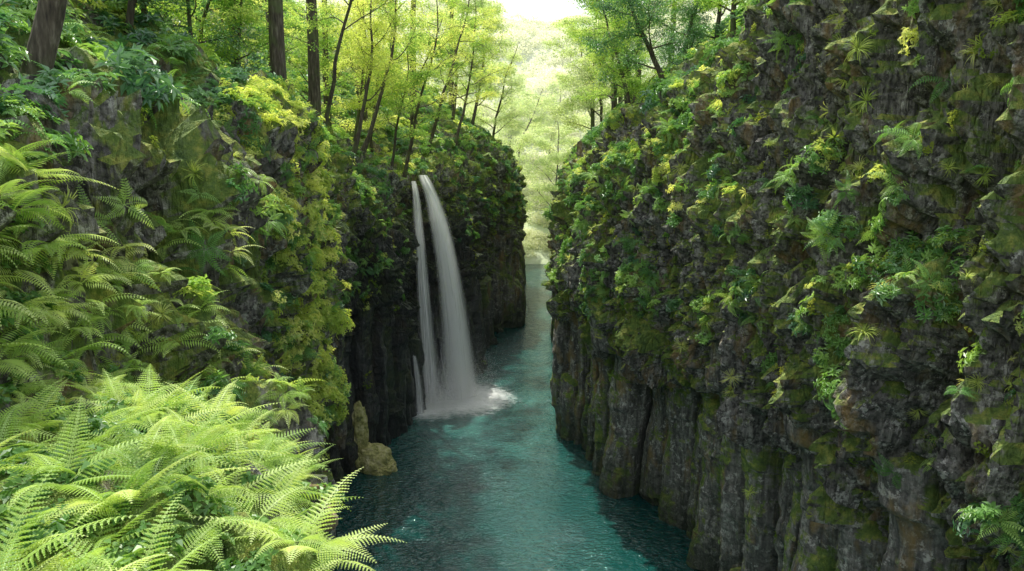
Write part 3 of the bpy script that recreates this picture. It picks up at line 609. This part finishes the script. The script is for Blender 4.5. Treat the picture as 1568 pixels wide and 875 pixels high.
# ---------------------------------------------------------------- waterfall
def fall():
    m,nt,out=newmat('falling_water');uv=N(nt,'ShaderNodeUVMap');uv.uv_map='UVMap'
    s=noise(nt,mapping(nt,uv.outputs[0],(10,.5,1)),1.0,5,.7,.25);s2=noise(nt,mapping(nt,uv.outputs[0],(38,1.6,1)),1.0,3,.6)
    sx=N(nt,'ShaderNodeSeparateXYZ');nt.links.new(uv.outputs[0],sx.inputs[0])
    fr=math_(nt,'FRACT',sx.outputs[0]);ed=math_(nt,'MULTIPLY',math_(nt,'MULTIPLY',fr,math_(nt,'SUBTRACT',1.0,fr)),4.0)
    ed=math_(nt,'POWER',ed,1.7)
    at=N(nt,'ShaderNodeAttribute');at.attribute_name='dens'
    v=math_(nt,'ADD',math_(nt,'MULTIPLY',s,1.15),math_(nt,'MULTIPLY',s2,.5))
    v=math_(nt,'ADD',v,math_(nt,'SUBTRACT',at.outputs['Fac'],.80))
    al=math_(nt,'MULTIPLY',ramp(nt,v,[(.42,0),(.84,.97)]),ed)
    d=N(nt,'ShaderNodeBsdfDiffuse');d.inputs[0].default_value=(.98,.98,.98,1);t=N(nt,'ShaderNodeBsdfTranslucent');t.inputs[0].default_value=(.98,.98,.98,1)
    mx=N(nt,'ShaderNodeMixShader');mx.inputs[0].default_value=.2;nt.links.new(d.outputs[0],mx.inputs[1]);nt.links.new(t.outputs[0],mx.inputs[2])
    tr=N(nt,'ShaderNodeBsdfTransparent');m2=N(nt,'ShaderNodeMixShader');nt.links.new(al,m2.inputs[0]);nt.links.new(tr.outputs[0],m2.inputs[1]);nt.links.new(mx.outputs[0],m2.inputs[2]);nt.links.new(m2.outputs[0],out.inputs[0])
    VV=[];FF=[];UV=[];DN=[];o=0;r=np.random.default_rng(4)
    def strand(path,widths,dens,layers,spread=.12):
        nonlocal o
        path=np.array(path,float);n=70
        tt=np.linspace(0,1,n);q=np.linspace(0,1,len(path))
        P=np.stack([np.interp(tt,q,path[:,k]) for k in range(3)],1)
        for k in range(3): P[:,k]=np.convolve(np.pad(P[:,k],5,mode='edge'),np.ones(11)/11,mode='valid')
        P[0]=path[0];P[-1]=path[-1];Wd=np.interp(tt,np.linspace(0,1,len(widths)),widths);De=np.interp(tt,np.linspace(0,1,len(dens)),dens)
        for l in range(layers):
            nu=13;u=np.linspace(0,1,nu);of=r.normal(size=2)*spread
            wv=perlin(np.stack([u[None,:].repeat(n,0).ravel()*5+l*9,tt[:,None].repeat(nu,1).ravel()*3,np.full(n*nu,l*3.3)],1)).reshape(n,nu)
            wd=np.array([.88,.47,0]);outd=np.array([.47,-.88,0])
            V=P[:,None]+wd*((u[None]-.5)*Wd[:,None])[:,:,None]+outd*(wv*.22+ (1-(2*u[None]-1)**2)*.12*Wd[:,None]+of[0])[:,:,None]+wd*of[1]*tt[:,None,None]
            i=np.arange(n-1)[:,None]*nu+np.arange(nu-1)[None];F=np.stack([i,i+1,i+nu+1,i+nu],2).reshape(-1,4)
            VV.append(V.reshape(-1,3));FF.append(F+o);o+=n*nu
            UV.append(np.stack([np.broadcast_to(u[None]*.998+.001,(n,nu)),np.broadcast_to(tt[:,None]*5+l*11.3,(n,nu))],2).reshape(-1,2));DN.append(np.broadcast_to(De[:,None],(n,nu)).ravel())
    strand([(-6.75,60.7,17.1),(-6.3,60.2,16.2),(-5.75,59.9,14.6),(-5.2,59.6,12.2),(-4.7,59.5,8.8),(-4.3,59.4,4.5),(-4.0,59.4,0)],[.7,1.0,1.5,1.9,2.4,3.1],[1.05,1.0,.92,.86,.82,.88],3)
    strand([(-7.3,59.8,16.7),(-7.05,59.1,15.6),(-6.9,58.7,13.6),(-6.7,58.4,10.5),(-6.5,58.1,7),(-6.3,58.0,3),(-6.2,58.0,0)],[.4,.7,1.0,1.4,1.9],[.85,.78,.70,.66,.68],2)
    strand([(-6.0,59.3,8),(-5.7,58.9,4),(-5.4,58.7,0)],[.8,1.6,2.6],[.30,.42,.60],1)
    strand([(-7.35,56.2,4.6),(-7.1,55.9,4.2),(-6.9,55.7,2.5),(-6.8,55.6,0)],[.25,.5,.8],[.68,.62,.62],2,.05)
    V=np.concatenate(VV);F=np.concatenate(FF);uvv=np.concatenate(UV);ob=mesh_obj('waterfall',V,F,m,True);me=ob.data
    ul=me.uv_layers.new(name='UVMap');li=np.zeros(len(me.loops),np.int32);me.loops.foreach_get('vertex_index',li);ul.data.foreach_set('uv',uvv[li].astype(np.float32).ravel())
    a=me.attributes.new('dens','FLOAT','POINT');a.data.foreach_set('value',np.concatenate(DN).astype(np.float32))
    n=120000;g=r.normal(size=(n,3));src=r.random(n)
    cen=np.where((src<.7)[:,None],np.array([-4.0,58.8,0]),np.array([-5.9,57.5,0]))
    sp=np.where((src<.7)[:,None],np.array([1.4,1.1,1.5]),np.array([1.0,.9,1.0]))
    p=cen+g*sp;p[:,2]=np.abs(g[:,2])**1.2*sp[:,2]
    a1=norm(r.normal(size=(n,3)));a2=norm(np.cross(a1,r.normal(size=(n,3))));s=r.uniform(.007,.016,n)[:,None]
    v=np.stack([p+a1*s,p-a1*s*.5+a2*s*.87,p-a1*s*.5-a2*s*.87],1).reshape(-1,3)
    m,nt,out=newmat('spray');d=N(nt,'ShaderNodeBsdfDiffuse');d.inputs[0].default_value=(.98,.98,.98,1);t=N(nt,'ShaderNodeBsdfTranslucent');t.inputs[0].default_value=(.98,.98,.98,1)
    mx=N(nt,'ShaderNodeMixShader');nt.links.new(d.outputs[0],mx.inputs[1]);nt.links.new(t.outputs[0],mx.inputs[2]);nt.links.new(mx.outputs[0],out.inputs[0])
    mesh_obj('spray',v,np.arange(n*3).reshape(-1,3),m,parent=ob)
fall()
# ---------------------------------------------------------------- thin haze in the far reach of the valley
def haze():
    import bmesh
    bm=bmesh.new();bmesh.ops.create_cube(bm,size=1)
    me=bpy.data.meshes.new('valley_haze')
    for v in bm.verts: v.co=Vector((v.co.x*120,172+v.co.y*124,31+v.co.z*64))
    bm.to_mesh(me);bm.free()
    m,nt,out=newmat('haze');vs=N(nt,'ShaderNodeVolumeScatter');vs.inputs['Density'].default_value=.0022;vs.inputs['Anisotropy'].default_value=.3
    nt.links.new(vs.outputs[0],out.inputs['Volume']);me.materials.append(m)
    o=bpy.data.objects.new('valley_haze',me);scene.collection.objects.link(o)
haze()
# ---------------------------------------------------------------- boulder
def boulder():
    import bmesh
    VV=[];FF=[];o=0
    for (cx,cy,cz,sx,sy,sz,sd) in [(-8.6,46.0,.5,1.15,1.0,1.0,1),(-9.3,46.0,2.4,.5,.5,1.8,2),(-7.9,45.7,.1,.8,.8,.5,3)]:
        bm=bmesh.new();bmesh.ops.create_icosphere(bm,subdivisions=5,radius=1);v=np.array([q.co[:] for q in bm.verts]);f=np.array([[q.index for q in t.verts] for t in bm.faces]);bm.free()
        d=1+.5*fbm(v*1.1+sd*9,4)+.16*fbm(v*4+sd,3)
        v=np.sign(v)*np.abs(v)**.85
        v=v*d[:,None]*np.array([sx,sy,sz])+np.array([cx,cy,cz]);VV.append(v);FF.append(f+o);o+=len(v)
    m,nt,out=newmat('mossy_stone');geo=N(nt,'ShaderNodeNewGeometry');p=geo.outputs['Position']
    c=ramp(nt,noise(nt,p,1.8,7,.65),[(.35,(.14,.17,.06)),(.5,(.52,.50,.18)),(.7,(.80,.74,.46))])
    b=N(nt,'ShaderNodeBsdfPrincipled');nt.links.new(c,b.inputs['Base Color']);b.inputs['Roughness'].default_value=.85
    bp=N(nt,'ShaderNodeBump');bp.inputs['Distance'].default_value=.2;nt.links.new(noise(nt,p,5,6),bp.inputs['Height']);nt.links.new(bp.outputs[0],b.inputs['Normal']);nt.links.new(b.outputs[0],out.inputs[0])
    mesh_obj('mossy_boulder',np.concatenate(VV),np.concatenate(FF),m,True)
boulder()
# ---------------------------------------------------------------- light
w=bpy.data.worlds.new('World');scene.world=w;w.use_nodes=True;nt=w.node_tree
bg=nt.nodes['Background'];sky=nt.nodes.new('ShaderNodeTexSky');sky.sky_type='NISHITA';sky.sun_disc=False
EL=math.radians(64);AZ=math.radians(-17)
sky.sun_elevation=EL;sky.sun_rotation=AZ;sky.dust_density=1.5
hs=nt.nodes.new('ShaderNodeHueSaturation');hs.inputs['Saturation'].default_value=.3;hs.inputs['Value'].default_value=2.0
nt.links.new(sky.outputs[0],hs.inputs['Color']);nt.links.new(hs.outputs[0],bg.inputs[0]);bg.inputs[1].default_value=.15
sd=bpy.data.lights.new('sun','SUN');sd.energy=5;sd.angle=math.radians(.5);sd.color=(1,.96,.86);so=bpy.data.objects.new('sun',sd);scene.collection.objects.link(so)
dirv=Vector((math.sin(AZ)*math.cos(EL),math.cos(AZ)*math.cos(EL),math.sin(EL)));so.rotation_euler=dirv.to_track_quat('Z','Y').to_euler();so.location=(20,40,80)
# ---------------------------------------------------------------- camera
cd=bpy.data.cameras.new('camera');cam=bpy.data.objects.new('camera',cd);scene.collection.objects.link(cam);scene.camera=cam
cd.lens=28;cd.sensor_width=36;cd.clip_start=.1;cd.clip_end=2000
cam.location=(0,0,H);cam.rotation_euler=(math.radians(90-11),0,0)
scene.view_settings.view_transform='Standard';scene.view_settings.look='None';scene.view_settings.exposure=0
